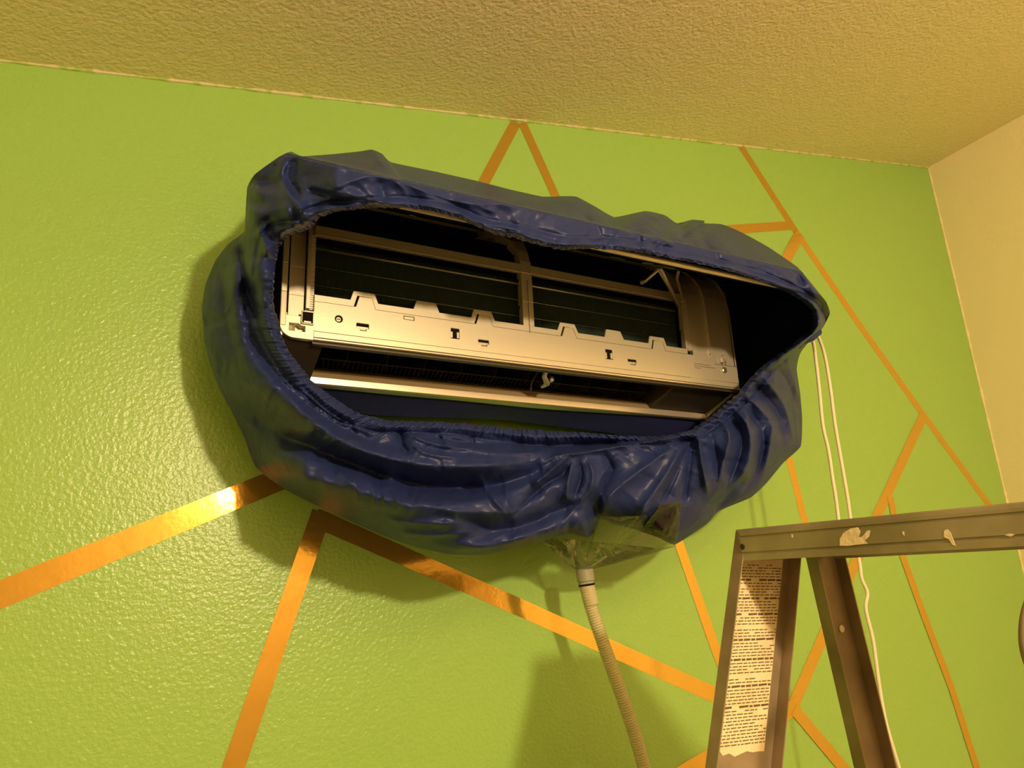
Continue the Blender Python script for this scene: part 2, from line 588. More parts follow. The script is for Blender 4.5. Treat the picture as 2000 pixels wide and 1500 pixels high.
# seam under the top flange of the fascia
seam = MB()
xs_seam = [.047]
for bl, tl, tr, br, slot in tabs:
    if slot:
        xs_seam += [XZ(*bl)[0] + .0045, XZ(*br)[0] - .003]
xs_seam.append(.739)
for i in range(0, len(xs_seam), 2):
    seam.box((xs_seam[i], -.21275, .0461), (xs_seam[i + 1], -.2120, .0467))
for xa, xb, zt in tabmarks:
    seam.hexa([(xa, -.21275, zt), (xa + .0006, -.21275, zt), (xa + .0006, -.2120, zt), (xa, -.2120, zt)],
              [(xb, -.21275, .0461), (xb + .0006, -.21275, .0461), (xb + .0006, -.2120, .0461), (xb, -.2120, .0461)])
seam.build('fascia_seam', M_plastic_dark, ac)
for (a, wx, hz) in latches:
    fr = MB()
    fr.box((a[0] - wx * .9, -.2110, a[1] - hz * .75), (a[0] - wx * .5, -.2075, a[1] + hz * .35)).box((a[0] + wx * .45, -.2110, a[1] - hz * .75), (a[0] + wx * .9, -.2075, a[1] + hz * .35))
    fr.build('latch_socket', M_plastic, ac)
for (a, wx, hz) in slots:
    MB().box((a[0] - wx * .95, -.2096, a[1] - hz), (a[0] + wx * .95, -.2076, a[1] - hz * .05)).build('slot_lip', M_plastic, ac)
    nm = MB()
    nm.box((a[0] - wx * .45, -.2138, a[1] - hz - .0028), (a[0] + wx * .5, -.2122, a[1] - hz - .0020))
    nm.box((a[0] + wx * .5, -.2138, a[1] - hz - .0028), (a[0] + wx * .5 + .0007, -.2122, a[1] - hz + .0005))
    nm.build('slot_nib', M_plastic_dark, ac)
MB().box((sa[0] - swx + .0012, -.2122, sa[1] - shz + .001), (sa[0] + swx - .0012, -.208, sa[1] + shz - .001)).build('blank_cap', M_plastic, ac, bevel=.0006)
sm = MB()
sm.tube([(scx[0], -.2086, scx[1]), (scx[0], -.2105, scx[1])], .0036, 20)
sm.build('screw', M_steel, ac)
sm = MB().box((scx[0] - .0026, -.2112, scx[1] - .0005), (scx[0] + .0026, -.2104, scx[1] + .0005)).build('screw_slot', M_black, ac)
# lower trim strip and the bright edge below it
MB().box((.0475, -.2125, -.0085), (.858, -.2085, .0004)).build('lower_trim', M_plastic, ac, bevel=.0005)
MB().box((.047, -.2135, -.0128), (.860, -.2065, -.0095)).build('chrome_edge', M_chrome, ac, bevel=.001)
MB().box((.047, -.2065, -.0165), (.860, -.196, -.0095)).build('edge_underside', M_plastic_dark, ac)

# right hand end of the fascia
re_ = plate('right_end_cover', [(.739, .0012), (.8585, .0012), (.8585, .034), (.8255, .034), (.8225, .034), (.8225, .036), (.764, .056), (.7535, .0565), (.7535, .046), (.739, .046)], [], -.2125, -.2085, M_plastic, ac)
rp = MB()
sweep(rp, .739, .7435, prof, .012)
sweep(rp, .7435, .7535, [(y + .0015, z) for y, z in prof], .006)
for i in range(30):
    z = .06 + i * .0035
    rp.box((.7438, -.2098, z), (.7530, -.2075, z + .0013))
rp.build('right_post', M_plastic, ac)
rc = MB()
sweep(rc, .7535, .800, [(-.2065, .040)] + [(y + .0035, z) for y, z in prof], .004)
sweep(rc, .7985, .8035, [(-.2120, .036)] + [(y - .002, z) for y, z in prof], .008)
sweep(rc, .8035, .860, [(-.2085, .0345)] + [(y + .0015, z) for y, z in prof], .004)
rc.build('electrical_cover', M_plastic, ac)
rd = MB()
rd.box((.803, -.2128, .0335), (.859, -.2118, .0342)).box((.832, -.2128, .0340), (.8326, -.2118, .044)).box((.8205, -.2140, .0342), (.8215, -.2118, .0385))
rd.build('cover_seam', M_plastic_dark, ac)
rd = MB().box((.8215, -.2150, .0395), (.8285, -.2100, .0480))
rd.build('cover_clip', M_chrome, ac, bevel=.0005)
rd = MB()
rd.add([(.826, -.2112, .054), (.836, -.2112, .0575), (.836, -.2112, .0583), (.826, -.2112, .0548)], [(0, 1, 2, 3)]).box((.826, -.2112, .0545), (.828, -.2095, .0553))
rd.build('moulded_rib', M_plastic, ac)
sx = XZ(1412, 724)
sm = MB()
sm.tube([(sx[0], -.2128, sx[1]), (sx[0], -.2150, sx[1]), (sx[0], -.2162, sx[1])], [.0062, .0058, .0040], 20)
sm.build('screw', M_steel, ac, smooth=False)
# three rows of tiny print by the screw
tx = MB()
rr = random.Random(9)
for (u0, v0, u1, v1) in ((1354, 710.5, 1386, 714.5), (1354, 714.5, 1395, 719.5), (1355, 718.5, 1367, 720)):
    a, b = XZ(u0, v0), XZ(u1, v1)
    x = a[0]
    while x < b[0]:
        wd = rr.uniform(.0012, .004)
        z = a[1]
        tx.box((x, -.2127, z - .0007), (min(x + wd, b[0]), -.21245, z + .0004))
        x += wd + .0007
tx.build('small_print', M_ink, ac)
# opening bars: divider and top bar
dv = MB()


def dx(z):
    k = max(0, (z - .20) / .07)
    return (.3905 - .034 * k ** 1.6, .4115 + .010 * k ** 1.6)


sweep(dv, 0, 0, [(-.2115, .048)] + [(y - .0015, z) for y, z in prof[1:]], .016, xs=dx)
dv.build('divider_bar', M_plastic, ac, bevel=.0008)
MB().box((.4005, -.2135, .044), (.4010, -.2126, .14)).build('divider_seam', M_plastic_dark, ac)
tb = MB()
tb.box((.045, -.2100, .1545), (.745, -.2020, .1700))
tb.box((.045, -.2120, .1530), (.745, -.2040, .1552))
tb.build('top_bar', M_plastic, ac, bevel=.0006)
# heat exchanger: lower and upper fin packs, with the pale pipe bar and thin lines
cl = MB()
cl.prism([(-.183, .030), (-.188, .150), (-.120, .150), (-.120, .030)], 0, .040, .742)
cl.build('lower_coil', M_fin, ac)
cu = MB()
cu.prism([(-.188, .152), (-.165, .205), (-.115, .250), (-.060, .250), (-.115, .152)], 0, .010, .742)
cu.build('upper_coil', M_black, ac)
MB().box((.006, -.116, .2620), (.855, -.008, .2690)).build('intake_shade_box', M_black, ac)  # added black box that paints in the shade beneath the housing top
for z, r, y in ((.1415, .0022, -.1905), (.112, .0006, -.1885), (.083, .0006, -.1870)):
    MB().tube([(.045, y, z), (.740, y, z)], r, 8).build('coil_tube' if r > .001 else 'coil_wire', M_copper, ac, smooth=True)

# outlet: duct, vanes, bottom flap, end walls
du = MB()
du.prism([(-.196, -.014), (-.150, .012), (-.085, .015), (-.050, -.010), (-.040, -.012), (-.075, .024), (-.150, .022), (-.200, -.006)], 0, .065, .742)
du.build('duct_roof', M_black, ac)
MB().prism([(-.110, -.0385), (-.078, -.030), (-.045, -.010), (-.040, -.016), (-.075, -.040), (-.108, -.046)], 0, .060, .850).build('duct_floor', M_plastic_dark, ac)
MB().prism([(-.110, -.0345), (-.1150, -.0370), (-.1150, -.0475), (-.1105, -.0490), (-.100, -.046), (-.100, -.036)], 0, .062, .857).build('outlet_lip', M_chrome, ac, bevel=.0006)
MB().prism([(-.1145, -.0370), (-.1060, -.0225), (-.0980, -.0205), (-.0940, -.0260), (-.1000, -.0400)], 0, .064, .838).build('outlet_ledge', M_ledge, ac)
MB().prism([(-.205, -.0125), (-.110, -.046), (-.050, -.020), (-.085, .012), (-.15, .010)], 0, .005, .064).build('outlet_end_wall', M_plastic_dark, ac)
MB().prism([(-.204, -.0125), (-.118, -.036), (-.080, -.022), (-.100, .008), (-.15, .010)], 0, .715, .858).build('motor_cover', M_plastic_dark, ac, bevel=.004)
for i in range(10):
    x = .115 + i * .064
    MB().prism([(-.150, .010), (-.135, -.014), (-.085, -.018), (-.080, .012)], 0, x, x + .0012).build('air_vane', M_vane, ac)
lk = MB()
for y, z in ((-.137, -.0135), (-.105, -.0200)):
    lk.tube([(.075, y, z), (.71, y, z)], .0009, 6)
for i in range(80):
    x = .08 + i * .0078
    lk.tube([(x, -.137, -.0135), (x + .005, -.105, -.020)], .0005, 4)
lk.build('vane_link', M_vane, ac)
hk = MB()
hp = at(1062, 722, -.19)
hq = at(1060, 752, -.155)
hk.tube([(hp[0] + .004, -.196, hp[2] + .004), (hp[0] + .003, -.185, hp[2] - .010), (hq[0] + .003, -.165, hq[2]), (hq[0] + .001, -.150, hq[2] - .001)], [.0040, .0042, .0050, .0035], 12)
hk.box((hq[0] + .005, -.176, hq[2] + .002), (hq[0] + .0105, -.166, hq[2] + .010))
hk.build('flap_bracket', M_plastic, ac, smooth=True)
hk = MB()
hk.tube([tuple(at(1052, 724, -.18)), tuple(at(1038, 748, -.15)), tuple(at(1036, 770, -.12))], .0016, 8)
hk.build('flap_rod', M_plastic_dark, ac, smooth=True)
np_ = at(1391, 785, -.135)
MB().tube([(np_[0] - .011, -.137, np_[2]), (np_[0] + .004, -.139, np_[2] + .001)], [.0030, .0042], 14).build('pivot_pin', M_chrome, ac, smooth=True)
for z, d in ((.044, .004), (.012, .005), (-.004, .006)):
    MB().box((.864, -.206 + d, z), (.870, -.196, z + .011)).build('side_clip', M_plastic, ac, bevel=.0006)

# the front panel, swung up about its top hinge and sticking out under the cover
th = .009
hinge = Vector((0, -.126, .290))
lip = Vector((0, -.425, .1005))
d = (lip - hinge).normalized()
nrm = Vector((0, -d.z, d.y))
if nrm.z < 0: nrm = -nrm
bow = lambda k: .004 * math.sin(math.pi * k)
top, bot = [], []
for k in [i / 10 for i in range(11)]:
    p = hinge.lerp(lip, k) + nrm * bow(k)
    top.append(p + nrm * th / 2)
    bot.append(p - nrm * th / 2)
q = top + [lip + d * .004 + nrm * .002, lip + d * .0045 - nrm * .004] + bot[::-1]
MB().prism([(p.y, p.z) for p in q], 0, .022, .838).build('front_panel', M_plastic, ac, bevel=.0015)
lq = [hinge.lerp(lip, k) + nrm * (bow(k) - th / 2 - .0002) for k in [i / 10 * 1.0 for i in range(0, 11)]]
MB().prism([(p.y, p.z) for p in lq] + [(p.y - nrm.y * .002, p.z - nrm.z * .002) for p in lq[::-1]], 0, .023, .837).build('panel_shade_slab', M_black, ac)  # added black slab: shade on the panel's unlit underside put into colour
ar = MB()
a1 = at(1326, 600, -.20)
a2 = at(1288, 524, -.31)
a3 = at(1325, 530, -.27)
ar.tube([a1, (a1 * .5 + a2 * .5) + np.array([0, 0, .004]), a2], [.0045, .0040, .0050], 8)
ar.tube([a2, at(1262, 548, -.28), at(1252, 552, -.27)], [.003, .0025, .0045], 8)
ar.tube([at(1335, 590, -.20), at(1322, 545, -.24), a3], [.003, .003, .003], 8)
ar.build('panel_stay', M_plastic, ac, smooth=True)

# ------------------------------------------------------------------ the cleaning cover
cov = empty('cleaning_cover', (0.46, -0.02, 0.02))
tag(cov, 'navy blue nylon air conditioner cleaning cover with gathered elastic opening', 'cover')

CX, CY = 1010.0, 690.0


def theta(u, v):
    return np.arctan2((v - CY - (u - CX) * .09) / 300.0, (u - CX) / 600.0)


rim_pts = [(545, 640, -0.275), (532, 590, -0.290), (536, 530, -0.310), (546, 478, -0.325), (566, 459, -0.335), (606, 446, -0.370), (622, 426, -0.385), (655, 413, -0.410), (720, 406, -0.420), (800, 405, -0.430),
           (850, 413, -0.435), (900, 427, -0.435), (960, 455, -0.435), (1002, 463, -0.435), (1050, 476, -0.435), (1100, 487, -0.435), (1160, 484, -0.435), (1240, 490, -0.435), (1330, 508, -0.435),
           (1400, 522, -0.435), (1480, 545, -0.430), (1540, 571, -0.427), (1574, 592, -0.425), (1588, 612, -0.385), (1590, 634, -0.375), (1578, 655, -0.360), (1548, 676, -0.335),
           (1512, 699, -0.310), (1478, 726, -0.290), (1448, 762, -0.275), (1400, 806, -0.270), (1345, 842, -0.275), (1290, 853, -0.280), (1220, 852, -0.280), (1150, 846, -0.280), (1070, 843, -0.280),
           (980, 837, -0.285), (900, 827, -0.290), (830, 824, -0.295), (760, 822, -0.295), (700, 808, -0.290), (655, 780, -0.285), (612, 748, -0.280), (582, 712, -0.275), (556, 674, -0.272)]
sil_pts = [(397, 640, -0.120), (394, 600, -0.120), (401, 556, -0.130), (420, 510, -0.150), (445, 477, -0.190), (477, 452, -0.250), (480, 405, -0.270), (483, 365, -0.270), (498, 340, -0.260), (545, 306, -0.250),
           (568, 296, -0.240), (590, 305, -0.230), (650, 301, -0.220), (700, 296, -0.215), (726, 292, -0.210), (746, 300, -0.210), (764, 317, -0.210), (850, 335, -0.200), (930, 353, -0.200), (1000, 371, -0.200),
           (1060, 384, -0.200), (1100, 383, -0.210), (1126, 384, -0.210), (1160, 402, -0.220), (1200, 424, -0.230), (1260, 412, -0.250), (1298, 420, -0.250), (1322, 436, -0.220), (1352, 429, -0.220),
           (1376, 431, -0.220), (1376, 436, -0.220), (1410, 438, -0.220), (1445, 452, -0.220), (1500, 482, -0.230), (1558, 522, -0.260), (1590, 560, -0.290), (1614, 590, -0.320), (1621, 612, -0.330), (1606, 642, -0.330),
           (1586, 660, -0.300), (1563, 690, -0.240), (1556, 720, -0.210), (1563, 770, -0.180), (1567, 820, -0.170), (1564, 872, -0.190), (1530, 904, -0.200), (1495, 946, -0.210), (1466, 972, -0.215),
           (1404, 998, -0.220), (1380, 1024, -0.220), (1318, 1064, -0.220), (1285, 1050, -0.220), (1240, 1034, -0.220), (1200, 1024, -0.220), (1172, 1012, -0.220), (1160, 1040, -0.220), (1146, 1050, -0.225), (1112, 1042, -0.235), (1060, 1056, -0.235), (1000, 1072, -0.235),
           (940, 1085, -0.235), (870, 1082, -0.225), (800, 1065, -0.210), (720, 1034, -0.175), (640, 998, -0.120), (560, 958, -0.090), (500, 914, -0.070), (479, 860, -0.080), (455, 808, -0.090), (428, 758, -0.105), (408, 705, -0.120), (399, 670, -0.120)]
NT, NF = 1400, 120


def dense(pts):
    """closed curve as functions of theta (arc-length walk, then re-sampled by angle)"""
    P = np.array(pts, float)
    P = np.vstack([P, P[:1]])
    n = len(P) - 1
    out = []
    for i in range(n):
        p0, p1, p2, p3 = P[(i - 1) % n], P[i], P[i + 1], P[(i + 2) % n]
        for t in np.linspace(0, 1, 12, endpoint=False):
            c = .5 * ((2 * p1) + (-p0 + p2) * t + (2 * p0 - 5 * p1 + 4 * p2 - p3) * t * t + (-p0 + 3 * p1 - 3 * p2 + p3) * t ** 3)
            l = p1 + (p2 - p1) * t
            out.append(.4 * c + .6 * l)
    out = np.array(out)
    th = np.unwrap(theta(out[:, 0], out[:, 1]))
    if th[-1] < th[0]:
        out, th = out[::-1], th[::-1]
    th = np.maximum.accumulate(th)          # keep the angle monotonic where a fold doubles back
    th = th + np.arange(len(th)) * 1e-7
    return th, out


def sample(pts, T_):
    th, o = dense(pts)
    th0 = th[0]
    Tm = (T_ - th0) % (2 * math.pi) + th0
    the = np.append(th, th[0] + 2 * math.pi)
    oe = np.vstack([o, o[:1]])
    return np.stack([np.interp(Tm, the, oe[:, k]) for k in range(3)], -1)


# stations evenly spaced along the silhouette
th_s, o_s = dense(sil_pts)
seg_ = np.hypot(*np.diff(np.vstack([o_s, o_s[:1]])[:, :2], axis=0).T)
cum = np.concatenate([[0], np.cumsum(seg_)])
s_u = np.linspace(0, cum[-1], NT, endpoint=False)
TH = np.interp(s_u, cum, np.append(th_s, th_s[0] + 2 * math.pi))
oe = np.vstack([o_s, o_s[:1]])
SIL = np.stack([np.interp(s_u, cum, oe[:, k]) for k in range(3)], -1)
RIM = sample(rim_pts, TH)
# light smoothing of the depth along the ring
for _ in range(6):
    SIL[:, 2] = (np.roll(SIL[:, 2], 1) + 2 * SIL[:, 2] + np.roll(SIL[:, 2], -1)) / 4
for _ in range(10):
    RIM[:, :] = (np.roll(RIM, 1, 0) + 2 * RIM + np.roll(RIM, -1, 0)) / 4
rim_s = np.concatenate([[0], np.cumsum(np.hypot(*np.diff(RIM[:, :2], axis=0).T))])

fv = np.linspace(0, 1, NF) ** 1.15
U = RIM[:, None, 0] * (1 - fv) + SIL[:, None, 0] * fv
V = RIM[:, None, 1] * (1 - fv) + SIL[:, None, 1] * fv
Ff = np.broadcast_to(fv, U.shape)
Yr, Ys = RIM[:, None, 2], SIL[:, None, 2]
low = np.clip(np.sin(TH), -1, 1)[:, None]          # +1 bottom, -1 top
lowp = np.clip(low, 0, 1)
# base bulge: from the rim the cloth rounds forward a little and then falls back to the wall side
botm = np.clip((V - 820) / 120, 0, 1) * np.clip((U - 480) / 120, 0, 1)
Y = Yr + (Ys - Yr) * (Ff ** (2.0 + 5.0 * botm)) - np.sin(np.pi * np.clip(Ff, 0, 1)) * (.022 - .004 * botm)

H = np.zeros_like(U)      # relief toward the viewer, metres


def dist_poly(pts):
    best = np.full(U.shape, 1e9)
    side = np.zeros(U.shape)
    par = np.zeros(U.shape)
    tot = 0
    ls = [math.hypot(b[0] - a[0], b[1] - a[1]) for a, b in zip(pts[:-1], pts[1:])]
    L_ = sum(ls)
    for (a, b), l in zip(zip(pts[:-1], pts[1:]), ls):
        ex, ey = (b[0] - a[0]) / l, (b[1] - a[1]) / l
        t = np.clip((U - a[0]) * ex + (V - a[1]) * ey, 0, l)
        qx, qy = U - a[0] - t * ex, V - a[1] - t * ey
        dd = np.hypot(qx, qy)
        sg = ex * (V - a[1]) - ey * (U - a[0])
        m_ = dd < best
        best = np.where(m_, dd, best)
        side = np.where(m_, np.sign(sg), side)
        par = np.where(m_, (tot + t) / L_, par)
        tot += l
    return best, side, par


def smooth_path(pts, n=6):
    P = np.array(pts, float)
    if len(P) < 3:
        return [tuple(p) for p in P]
    P = np.vstack([2 * P[0] - P[1], P, 2 * P[-1] - P[-2]])
    out = []
    for i in range(1, len(P) - 2):
        for t in np.linspace(0, 1, n, endpoint=False):
            p0, p1, p2, p3 = P[i - 1], P[i], P[i + 1], P[i + 2]
            out.append(tuple(.5 * ((2 * p1) + (-p0 + p2) * t + (2 * p0 - 5 * p1 + 4 * p2 - p3) * t * t + (-p0 + 3 * p1 - 3 * p2 + p3) * t ** 3)))
    out.append(tuple(P[-2]))
    return out


def ridge(pts, wpx, amp, wl=None, taper=True, sharp=1.5):
    """wl: different width on the left-hand side of the direction of travel (screen, y down)"""
    global H
    d_, s_, p_ = dist_poly(smooth_path(pts))
    wd = np.where(s_ < 0, wl if wl else wpx, wpx)
    if wpx <= 13:
        sharp, amp = 1.2, amp * 1.25
    g = np.exp(-(d_ / wd) ** sharp)
    if taper:
        g = g * np.clip(np.minimum(p_, 1 - p_) * 5 + .12, 0, 1)
    H = H + amp * g


def step(pts, amp, w0, W):
    """raises the right-hand side of the path: sharp within w0 px at the path, fading out over W px"""
    global H
    d_, s_, p_ = dist_poly(smooth_path(pts))
    g = 1 / (1 + np.exp(-(d_ * s_) / w0)) * np.exp(-np.maximum(d_ * s_, 0) / W) - .5 * np.exp(-d_ / W) * 0
    g = np.where(s_ < 0, 1 / (1 + np.exp(d_ / w0)) * np.exp(-d_ / W), g)
    H = H + amp * g * np.clip(np.minimum(p_, 1 - p_) * 8 + .05, 0, 1)


# -- lower left and belly: the long folds
ridge([(500, 690), (560, 768), (622, 832), (710, 880), (800, 905), (900, 912), (1000, 905), (1075, 893)], 34, .040, 26)
ridge([(470, 790), (540, 845), (650, 890), (740, 925), (840, 950), (950, 950), (1040, 925), (1090, 905)], 26, -.055)
ridge([(505, 905), (600, 935), (700, 960), (800, 985), (900, 985), (1000, 960), (1060, 935)], 34, .030, 26)
ridge([(890, 1010), (960, 1034), (1030, 1024), (1085, 998), (1150, 975)], 17, -.026)
ridge([(880, 1060), (960, 1066), (1050, 1040), (1110, 1020)], 18, .016)
ridge([(740, 1010), (800, 1020), (900, 1022)], 9, .008)
ridge([(780, 1040), (850, 1045), (920, 1038)], 8, .008)
ridge([(840, 990), (900, 1000), (1000, 1003)], 8, .008)
ridge([(560, 940), (570, 975)], 9, .005)
for k, (a, b) in enumerate([((690, 930), (700, 990)), ((718, 930), (735, 1000)), ((745, 945), (750, 1000)), ((775, 955), (770, 1005)), ((655, 920), (690, 950))]):
    ridge([a, ((a[0] + b[0]) / 2 + 4, (a[1] + b[1]) / 2), b], 7, .007)
# valley between elastic band and ridge one
ridge([(475, 540), (482, 610), (498, 668), (540, 735), (600, 790), (672, 838), (745, 868), (800, 878)], 17, -.030)
ridge([(585, 748), (640, 800), (700, 835)], 7, -.010)
ridge([(600, 770), (650, 812), (730, 850)], 6, .009)
# folds between rim and ridge one (right of centre)
for pts, w_, a_ in [([(790, 845), (850, 868), (930, 880)], 7, .010), ([(830, 850), (900, 862), (985, 868)], 6, -.009), ([(900, 870), (960, 885), (1060, 885)], 7, .009),
                    ([(800, 860), (830, 885), (900, 895)], 6, .008), ([(780, 840), (786, 870), (800, 890)], 7, -.014), ([(860, 845), (880, 875)], 6, .007), ([(920, 850), (930, 880)], 5, -.006)]:
    ridge(pts, w_, a_)
# second hem line and its knot
ridge([(1060, 905), (1090, 890), (1140, 884), (1210, 872), (1290, 860), (1345, 846)], 7, .020)
ridge([(1000, 868), (1100, 871), (1200, 864), (1290, 856)], 10, -.026)
ridge([(1112, 888), (1085, 912), (1050, 940), (1035, 948)], 9, .020)
ridge([(1120, 892), (1100, 925), (1060, 950), (1000, 1010)], 8, -.016)
ridge([(1118, 892), (1110, 940), (1105, 985)], 9, .012)
ridge([(1130, 895), (1135, 930), (1120, 975)], 7, -.012)
ridge([(1145, 890), (1158, 925), (1150, 960), (1120, 990)], 9, .010)
ridge([(985, 945), (1000, 1000), (1050, 965)], 8, .009)
ridge([(930, 925), (965, 975), (990, 1005)], 8, .009)
ridge([(1180, 885), (1195, 920), (1175, 960), (1165, 1005)], 9, -.012)
ridge([(1215, 880), (1170, 940), (1185, 1000)], 8, .006)
ridge([(1330, 865), (1270, 905), (1200, 960), (1175, 1005)], 13, .012)
ridge([(1338, 862), (1300, 930), (1262, 985), (1240, 1025)], 13, .017)
ridge([(1345, 868), (1318, 930), (1290, 985)], 8, -.013)
ridge([(1352, 866), (1345, 920), (1336, 990)], 9, -.012)
# right lower folds fanning out of the gathered edge
for pts, w_, a_ in [([(1362, 846), (1370, 900), (1382, 965)], 6, .013), ([(1375, 830), (1395, 870), (1402, 930), (1394, 965)], 9, -.012),
                    ([(1400, 812), (1424, 850), (1412, 905), (1394, 965)], 10, .014), ([(1412, 805), (1448, 850), (1440, 905), (1415, 960)], 8, -.013),
                    ([(1425, 790), (1462, 835), (1462, 900), (1436, 945)], 12, .018), ([(1432, 782), (1455, 800), (1460, 830)], 8, .010), ([(1440, 775), (1490, 845), (1480, 915), (1450, 965)], 9, -.014),
                    ([(1450, 765), (1502, 820), (1505, 860), (1490, 930)], 11, .015), ([(1470, 745), (1520, 810), (1530, 870)], 10, -.013),
                    ([(1490, 735), (1530, 790), (1550, 860)], 11, .013), ([(1515, 712), (1540, 750), (1555, 800)], 9, -.010), ([(1535, 695), (1550, 740), (1560, 780)], 8, .010),
                    ([(1480, 745), (1500, 752), (1520, 740)], 6, .008), ([(1460, 930), (1420, 970), (1395, 1000)], 14, -.014)]:
    ridge(pts, w_, a_)
# upper left lobe
step([(466, 456), (468, 505), (478, 560), (500, 615), (520, 650)], -.0, 5, 60)
ridge([(450, 480), (440, 560), (446, 640), (470, 720)], 24, -.020)
ridge([(470, 465), (474, 520), (488, 580), (500, 625)], 12, -.030)
ridge([(505, 345), (498, 400), (492, 450)], 22, .015)
ridge([(556, 300), (548, 335), (556, 365), (580, 398), (598, 430)], 9, .022, 16)
ridge([(578, 305), (566, 340), (572, 366), (590, 390)], 9, -.026)
ridge([(520, 420), (530, 445), (535, 475)], 10, -.012)
ridge([(555, 395), (570, 430), (590, 440)], 8, .010)
ridge([(500, 440), (515, 470), (524, 500)], 7, .010)
# upper front: band and top edge
ridge([(622, 385), (690, 352), (745, 342), (800, 362), (880, 392), (960, 398), (1040, 392), (1100, 400)], 12, .014)
ridge([(590, 370), (640, 378), (690, 360)], 8, -.010)
ridge([(838, 380), (880, 395), (920, 412)], 7, -.013)
ridge([(880, 400), (930, 440)], 7, .009)
ridge([(720, 330), (740, 312), (750, 325)], 9, .010)
ridge([(735, 350), (748, 378), (745, 398)], 7, -.008)
ridge([(770, 352), (790, 372), (795, 395)], 6, .007)
ridge([(930, 395), (945, 408), (968, 415)], 6, .007)
ridge([(1140, 420), (1158, 442), (1162, 472)], 10, -.030)
ridge([(1100, 405), (1085, 440), (1110, 475)], 22, .012)
ridge([(1215, 425), (1265, 418), (1300, 430), (1318, 450)], 16, .012)
ridge([(1278, 425), (1250, 455), (1245, 488)], 7, -.014)
ridge([(1262, 438), (1258, 465), (1256, 490)], 6, .010)
ridge([(1282, 432), (1272, 462), (1266, 488)], 7, .008)
ridge([(1322, 434), (1338, 452), (1330, 468)], 11, -.036)
ridge([(1358, 434), (1340, 455), (1300, 475), (1280, 490)], 8, .014)
ridge([(1366, 444), (1380, 478), (1402, 508)], 8, -.018)
ridge([(1390, 440), (1410, 470), (1425, 500)], 14, .012)
ridge([(1440, 480), (1456, 505), (1462, 520)], 9, -.008)
ridge([(1480, 492), (1520, 530), (1560, 560)], 12, .008)
ridge([(1550, 525), (1562, 545), (1566, 562)], 5, -.012)
ridge([(1570, 535), (1590, 575), (1600, 610)], 9, .008)

# radial gathers out of the elastic
rg = np.random.RandomState(5)
dpx = np.hypot(U - RIM[:, None, 0], V - RIM[:, None, 1])
s1 = rim_s[:NT] if len(rim_s) >= NT else np.append(rim_s, rim_s[-1])
s1 = np.append(rim_s, rim_s[-1])[:NT]


def noise1(x, seed, per):
    rs = np.random.RandomState(seed)
    n = 4000
    tab = rs.uniform(-1, 1, n)
    k = np.floor(x / per).astype(int)
    t = x / per - k
    t = t * t * (3 - 2 * t)
    return tab[k % n] * (1 - t) + tab[(k + 1) % n] * t


ph = noise1(s1, 1, 40) * 2.2
amp_n = .55 + .45 * noise1(s1, 2, 26)
lefty = np.clip((640 - RIM[:, 0]) / 60, 0, 1) + np.clip((RIM[:, 1] - 700) / 60, 0, 1) * np.clip((900 - RIM[:, 0]) / 120, 0, 1)
lefty = np.clip(lefty, 0, 1)
g1 = np.sin(s1 / 15 * 2 * np.pi + ph)
g2 = np.sin(s1 / 8.5 * 2 * np.pi + 1.7 * ph)
decay = np.exp(-dpx / (16 + 8 * lefty[:, None]))
slant = dpx * .25
g1s = np.sin((s1[:, None] + slant) / 15 * 2 * np.pi + ph[:, None] + noise1(dpx.ravel(), 8, 11).reshape(dpx.shape) * .8)
H += (.0042 * amp_n[:, None] * g1s + .0020 * g2[:, None]) * decay * (1 + .5 * lefty[:, None])
g3 = noise1(s1, 3, 24)[:, None] * np.exp(-dpx / 60) * .010
H += g3
H += noise1(s1, 13, 60)[:, None] * np.exp(-((dpx - 60) / 60) ** 2) * .006
# puffy elastic band along the rim
H += .010 * np.exp(-((dpx - 10 - 8 * lefty[:, None]) / (8 + 6 * lefty[:, None])) ** 2)
# stitched tunnel line
H -= .005 * np.exp(-((dpx - 26 - 14 * lefty[:, None]) / 4) ** 2)


# 2D value noise for soft crumple
def noise2(A, B, seed, per, linear=False, pers=None):
    rs = np.random.RandomState(seed)
    tab = rs.uniform(-1, 1, (257, 257))
    a, b = (A / per, B / per) if pers is None else (A / pers[0], B / pers[1])
    i, j = np.floor(a).astype(int), np.floor(b).astype(int)
    fa, fb = a - i, b - j
    if not linear:
        fa, fb = fa * fa * (3 - 2 * fa), fb * fb * (3 - 2 * fb)
    g = lambda p, q: tab[p % 257, q % 257]
    return (g(i, j) * (1 - fa) + g(i + 1, j) * fa) * (1 - fb) + (g(i, j + 1) * (1 - fa) + g(i + 1, j + 1) * fa) * fb


wx_ = U + 20 * noise2(U, V, 21, 60)
wy_ = V + 20 * noise2(U, V, 22, 60)
calm = 1 - .65 * np.clip((V - 850) / 40, 0, 1) * np.clip((U - 1130) / 50, 0, 1)
H += calm * .0055 * (1 - 2 * np.abs(noise2(wx_, wy_ * 1.3, 23, 62, True))) + calm * .0030 * (1 - 2 * np.abs(noise2(wx_ * 1.2 + wy_ * .5, wy_ - wx_ * .4, 24, 30, True)))
S2 = s1[:, None] + 10 * noise2(U, V, 31, 70)
H += .0075 * noise2(S2, dpx + 9 * noise2(U, V, 33, 40) + 300, 25, 1.0, True, (26, 80)) * np.exp(-dpx / 95) * np.clip(dpx / 20, .2, 1)
H += .0045 * noise2(S2 * 1.0 + dpx * .4, dpx + 300, 26, 1.0, True, (15, 60)) * np.exp(-dpx / 60) * np.clip(dpx / 20, .2, 1)
